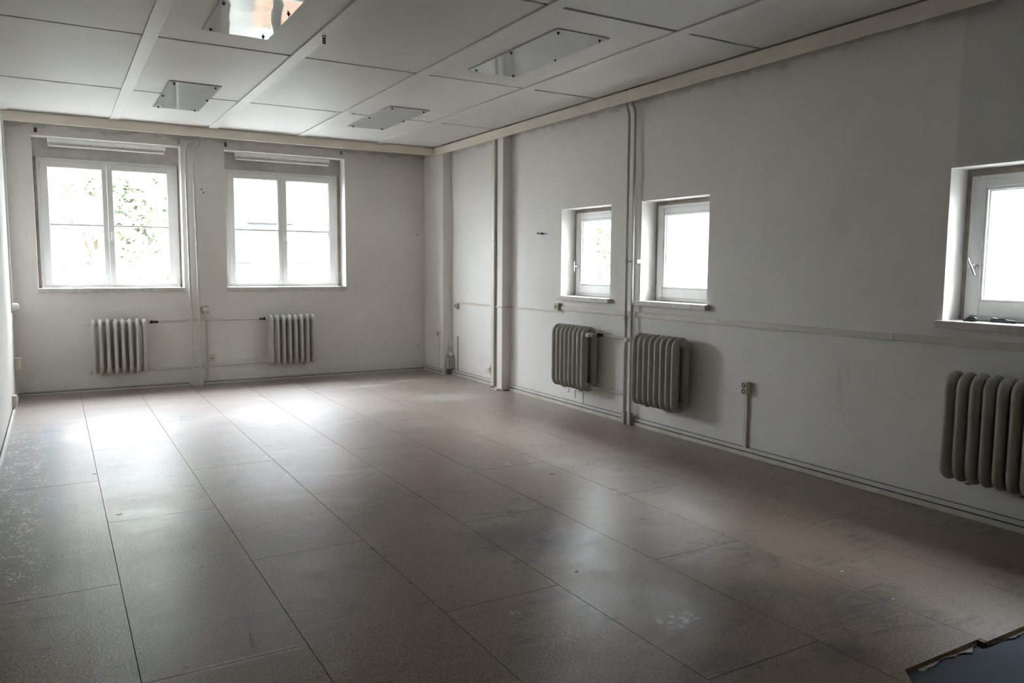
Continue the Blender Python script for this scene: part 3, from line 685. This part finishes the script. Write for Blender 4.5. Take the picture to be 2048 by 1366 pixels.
# ------------------------------------------------------------------ things on the near window sill
e = tag(empty('glasses_case', (W+.055, 2.662, 1.185), .3), 'small black rounded pouch on the near window sill', 'pouch')
bm = bmesh.new(); bmesh.ops.create_uvsphere(bm, u_segments=20, v_segments=12, radius=1)
for v in bm.verts:
    z = v.co.z; v.co = Vector((v.co.x*.026, v.co.y*.038*(1 if v.co.y > 0 else .85), (z*.019 if z > 0 else z*.012)+.012))
obj('body', bm, 'black', e, True)
bm = bmesh.new(); add_tube(bm, [(-.012, .022*math.cos(t)-.008, .026+.009*math.sin(t)) for t in [math.pi*q/10 for q in range(11)]], .0045, 8); obj('loop', bm, 'black', e, True)
boxes('flap', [(-.02, .02, .025, .046, .002, .012)], 'black', e, .004)
e = tag(empty('knife_handle', (W+.085, 2.495, 1.185), -.03), 'dark blue-black tool handle lying on the near window sill', 'tool')
bm = bmesh.new(); add_tube(bm, [(0, .066, .014), (0, .060, .016), (.0, .040, .015), (0, .0, .0125), (0, -.045, .010), (0, -.064, .009), (0, -.068, .009)], [.006, .015, .0135, .011, .009, .0085, .004], 12); obj('grip', bm, 'black_blue', e, True)
boxes('slider', [(-.006, .006, -.01, .03, .022, .029)], 'black', e, .002)
boxes('end_cap', [(-.010, .010, .058, .072, .003, .026)], 'black', e, .003)

# ------------------------------------------------------------------ litter on the floor, torn underlay at the cut edge
def ragged(name, pts, wmax, z, seed):
    """thin crumpled ribbon of underlay that peeks out from below the cut edge, its free rim curling up"""
    rd = random.Random(seed); bm = bmesh.new(); n = 60; rows = []
    for i in range(n+1):
        t = i/n; x = pts[0][0]+(pts[1][0]-pts[0][0])*t; y = pts[0][1]+(pts[1][1]-pts[0][1])*t
        wd = wmax*max(.06, .45+.35*math.sin(t*9+seed)+.25*math.sin(t*23+seed*2)+rd.uniform(-.12, .12))
        lift = .003+.006*abs(math.sin(t*14+seed))
        rows.append([bm.verts.new(v) for v in ((x, y+.012, z), (x, y+.012, z+.002), (x, y-wd*.6, z+.002), (x+rd.uniform(-.003, .003), y-wd, z+lift), (x, y-wd-.001, z+lift-.0015), (x, y-wd*.6, z))])
    for p, q in zip(rows, rows[1:]):
        for k in range(6): bm.faces.new((p[k], p[(k+1) % 6], q[(k+1) % 6], q[k]))
    bm.faces.new(rows[0]); bm.faces.new(rows[-1][::-1])
    return obj(name, bm, 'fleece')
tag(ragged('torn_underlay', ((2.78, 1.668), (3.17, 1.668)), .030, -.0215, 1), 'torn white underlay fringe under the cut board left of the step', 'underlay')
tag(ragged('torn_underlay', ((3.24, 1.638), (3.95, 1.638)), .024, -.0215, 5), 'torn white underlay fringe under the cut board right of the step', 'underlay')
tag(boxes('step_block', [(3.185, 3.199, 1.640, 1.668, -.022, -.002)], 'dark_coupling'), 'dark gap piece at the step in the cut board edge', 'block')
bm = bmesh.new()
for a in (math.radians(28), math.radians(-52)):
    c_, s_ = math.cos(a), math.sin(a); hw, hl = .006, .026
    prism(bm, [(c_*p-s_*q, s_*p+c_*q) for p, q in ((-hl, -hw), (hl, -hw), (hl, hw), (-hl, hw))], .0, .0008)
o = obj('tape_cross', bm, 'paper'); o.location = (1.668, 2.80, .0); tag(o, 'small white X of tape on the floor', 'tape mark')
rd = random.Random(3)
def flake(px, py, ln, wd, rz, m_='paper'):
    bm = bmesh.new(); poly = [(-ln/2, -wd/2*rd.uniform(.5, 1)), (0, -wd/2), (ln/2, -wd/2*rd.uniform(.4, 1)), (ln/2*.9, wd/2*rd.uniform(.5, 1)), (0, wd/2), (-ln/2*.95, wd/2*rd.uniform(.5, 1))]
    prism(bm, [(a*.8, b*.8) for a, b in poly], 0, .002); o = obj('paint_flake' if m_ == 'paper' else 'dirt_crumb', bm, m_); o.location = (px, py, 0.0003); o.rotation_euler = (0, 0, rz); return o
def floor_at(px, py):
    F_ = 1561.6; dvec = fw + r_*((px-1024)/F_) - u_*((py-683)/F_); k = -1.5/dvec.z; return dvec.x*k, dvec.y*k
for (px, py, ln, wd, rz) in ((1015, 930, .06, .022, -.3), (1066, 949, .045, .014, -.2), (1053, 927, .02, .014, 0), (1114, 939, .018, .012, .3), (1172, 930, .04, .012, -.5), (1196, 930, .04, .014, -.3),
                             (1120, 1008, .02, .016, 0), (1284, 1037, .03, .016, -.6), (1000, 991, .05, .02, -.2), (1452, 953, .045, .010, -.3), (1535, 961, .06, .008, -.5), (1153, 1143, .022, .010, .2),
                             (1684, 1143, .03, .014, .2), (1786, 1198, .02, .012, .4), (742, 1011, .02, .012, 0), (843, 1019, .018, .01, 0), (1457, 1295, .008, .006, 0), (366, 834, .07, .03, .2), (1030, 836, .06, .02, -.2), (1721, 1055, .05, .008, -.4)):
    x, y = floor_at(px, py); tag(flake(x, y, ln, wd, rz), FLAKES.pop(0), 'paint flake', 'white flakes scattered on the floor')
for (px, py, ln, wd, rz) in ((1104, 948, .03, .022, .4), (1018, 1024, .02, .015, 0), (189, 948, .03, .02, .2), (238, 1029, .04, .014, .3)):
    x, y = floor_at(px, py); tag(flake(x, y, ln, wd, rz, 'black'), CRUMBS.pop(0), 'crumb', 'dark crumbs scattered on the floor')
# rubble at the foot of the slim pillar
e = tag(empty('plaster_rubble', (4.63, 8.19, 0)), 'crumbled white and brown plaster at the foot of the slim pillar', 'rubble')
for (x, y, sx, sy_, sz, m_) in ((-.05, -.03, .05, .05, .022, 'plastic_white'), (-.04, .07, .03, .05, .018, 'plastic_white'), (-.03, .12, .03, .03, .03, 'rust'), (.02, -.10, .05, .02, .012, 'rust'), (.05, -.11, .10, .025, .008, 'gap_dark')):
    boxes('chunk', [(x-sx/2, x+sx/2, y-sy_/2, y+sy_/2, 0, sz)], m_, e, .003)

# ------------------------------------------------------------------ outside
GZ = -1.2
tag(boxes('ground_outside', [(-60, 70, -40, 90, GZ-.3, GZ)], 'ground'), kind='structure')
def building(name, origin, rz, wlen, h, dep, mat, label, cols, rows, base=None, band=None, ww=1.1, wh=1.5, z_first=1.2, storey=3.0):
    """facade along local x at y=0 facing -y"""
    e = tag(empty(name, origin, rz), label, 'building')
    boxes('wall', [(0, wlen, 0, dep, 0, h)], mat, e)
    if base: boxes('plinth', [(-.03, wlen+.03, -.06, .02, 0, base[0])], base[1], e)
    boxes('cornice', [(-.15, wlen+.15, -.22, .05, h-.35, h)], 'render_white', e, .02)
    bm = bmesh.new(); prism(bm, [(-.4, -.4), (wlen+.4, -.4), (wlen+.4, dep+.4), (-.4, dep+.4)], h, h+.25); obj('roof', bm, 'roof_tile', e)
    for b in (band or []): boxes('band', [(0, wlen, -.05, .02, b[0], b[1])], b[2], e)
    for r in range(rows):
        for c in range(cols):
            x = (c+.5)*wlen/cols; z = z_first+r*storey
            fr = boxes('window', [(x-ww/2-.1, x+ww/2+.1, -.04, .02, z-.1, z), (x-ww/2-.1, x+ww/2+.1, -.04, .02, z+wh, z+wh+.1), (x-ww/2-.1, x-ww/2, -.04, .02, z, z+wh), (x+ww/2, x+ww/2+.1, -.04, .02, z, z+wh), (x-.03, x+.03, -.02, .02, z, z+wh)], 'render_white', e)
            boxes('pane', [(x-ww/2, x+ww/2, -.012, .01, z, z+wh)], 'window_dark', fr)
            boxes('ledge', [(x-ww/2-.15, x+ww/2+.15, -.14, .02, z-.18, z-.10)], 'render_white', fr)
building('house', (4.4, 25.0, GZ), 0, 9, 9.5, 9, 'render_pale', 'pale overexposed house seen through the right-hand double window', 3, 3, (1.0, 'render_grey'), [(2.75, 3.05, 'render_peach')], z_first=.9+.25)
building('house', (17.5, 21.8, GZ), -math.pi/2, 30, 13, 9, 'render_pale', 'pale overexposed house with ledges seen through the small windows', 9, 3, (2.6, 'render_grey'), [(5.1, 5.3, 'render_peach')], z_first=3.2)
building('house', (-14, 38.0, GZ), 0, 17.5, 15, 9, 'render_pale', 'added pale house behind the trees, shutting low sky out of the left window', 5, 4, (1.0, 'render_grey'), z_first=1.2)  # added house: blocks low sky at the left window to cut floor glare
def tree(loc, h, cr, label, leaf, seed, n=6000):
    rd = random.Random(seed); e = tag(empty('tree', (loc[0], loc[1], GZ)), label, 'tree', 'trees outside the windows')
    bm = bmesh.new(); add_tube(bm, [(0, 0, 0), (.05, .03, h*.25), (-.04, .05, h*.55), (.02, 0, h*.85)], [.17, .14, .09, .03], 9)
    tips = []
    for k in range(9):
        a = rd.uniform(0, 6.28); z0 = h*rd.uniform(.22, .6); ln = cr*rd.uniform(.6, .95); tp = Vector((math.cos(a)*ln, math.sin(a)*ln, z0+h*rd.uniform(.1, .3))); tips.append(tp)
        add_tube(bm, [(0, 0, z0), tp*.5+Vector((0, 0, z0*.5+.1)), tp], [.06, .04, .012], 6)
    obj('trunk', bm, 'bark', e, True)
    verts, faces = [], []
    cl = [Vector((rd.gauss(0, .5)*cr, rd.gauss(0, .5)*cr, h*rd.uniform(.18, 1.0))) for _ in range(46)] + tips
    for i in range(n):
        c = rd.choice(cl)+Vector((rd.gauss(0, .26), rd.gauss(0, .26), rd.gauss(0, .24)))
        a = Vector((rd.gauss(0, 1), rd.gauss(0, 1), rd.gauss(0, .6))).normalized(); b = a.orthogonal().normalized(); s = rd.uniform(.11, .19)
        k = len(verts); verts += [tuple(c-a*s), tuple(c+b*s*.5), tuple(c+a*s), tuple(c-b*s*.5)]; faces.append((k, k+1, k+2, k+3))
    me = bpy.data.meshes.new('foliage'); me.from_pydata(verts, [], faces); me.materials.append(M[leaf]); o = bpy.data.objects.new('foliage', me); COL.objects.link(o); o.parent = e; o['kind'] = 'stuff'
tree((-2.2, 26.0), 7.4, 2.1, 'pale green tree filling the left pane of the left window', 'leaf_light', 1)
tree((1.9, 22.5), 6.6, 1.5, 'pale tree behind the right pane of the left window', 'leaf_mid', 2)
tree((1.4, 33.4), 9.0, 1.5, 'bluish-green tree further back behind the left window', 'leaf_blue', 3)
tree((14.4, 20.2), 6.2, 1.2, 'pale green tree seen through the first small window', 'leaf_light', 5)
tree((19.5, 28.6), 7.4, 2.1, 'bluish-green tree further back behind the first small window', 'leaf_blue', 6)
# yard seen only as a mirror image in the ceiling light nearest the camera
e = tag(empty('brick_stack', (4.2, 18.0, GZ)), 'peach brick stack under a green sheet, mirrored in the ceiling light', 'brick stack')
for k in range(3): boxes('course', [(0, 3.2, 0, 1.0, k*.24, k*.24+.23)], 'render_peach', e, .01)
boxes('green_sheet', [(-.05, 3.25, -.06, 1.06, .72, .76)], 'sheet_green', e, .01)
e = tag(empty('tarpaulin', (1.5, 14.2, GZ)), 'crumpled pale tarpaulin in the yard, mirrored in the ceiling light', 'tarpaulin')
bm = bmesh.new(); rd = random.Random(9); nx, ny = 24, 16
gv = [[bm.verts.new((i*.22, j*.2, .05+.22*abs(math.sin(i*.7+j*.35+rd.uniform(-.4, .4)))*abs(math.cos(j*.5)) + rd.uniform(0, .06))) for j in range(ny)] for i in range(nx)]
for i in range(nx-1):
    for j in range(ny-1): bm.faces.new((gv[i][j], gv[i+1][j], gv[i+1][j+1], gv[i][j+1]))
obj('cloth', bm, 'sheet', e, True)
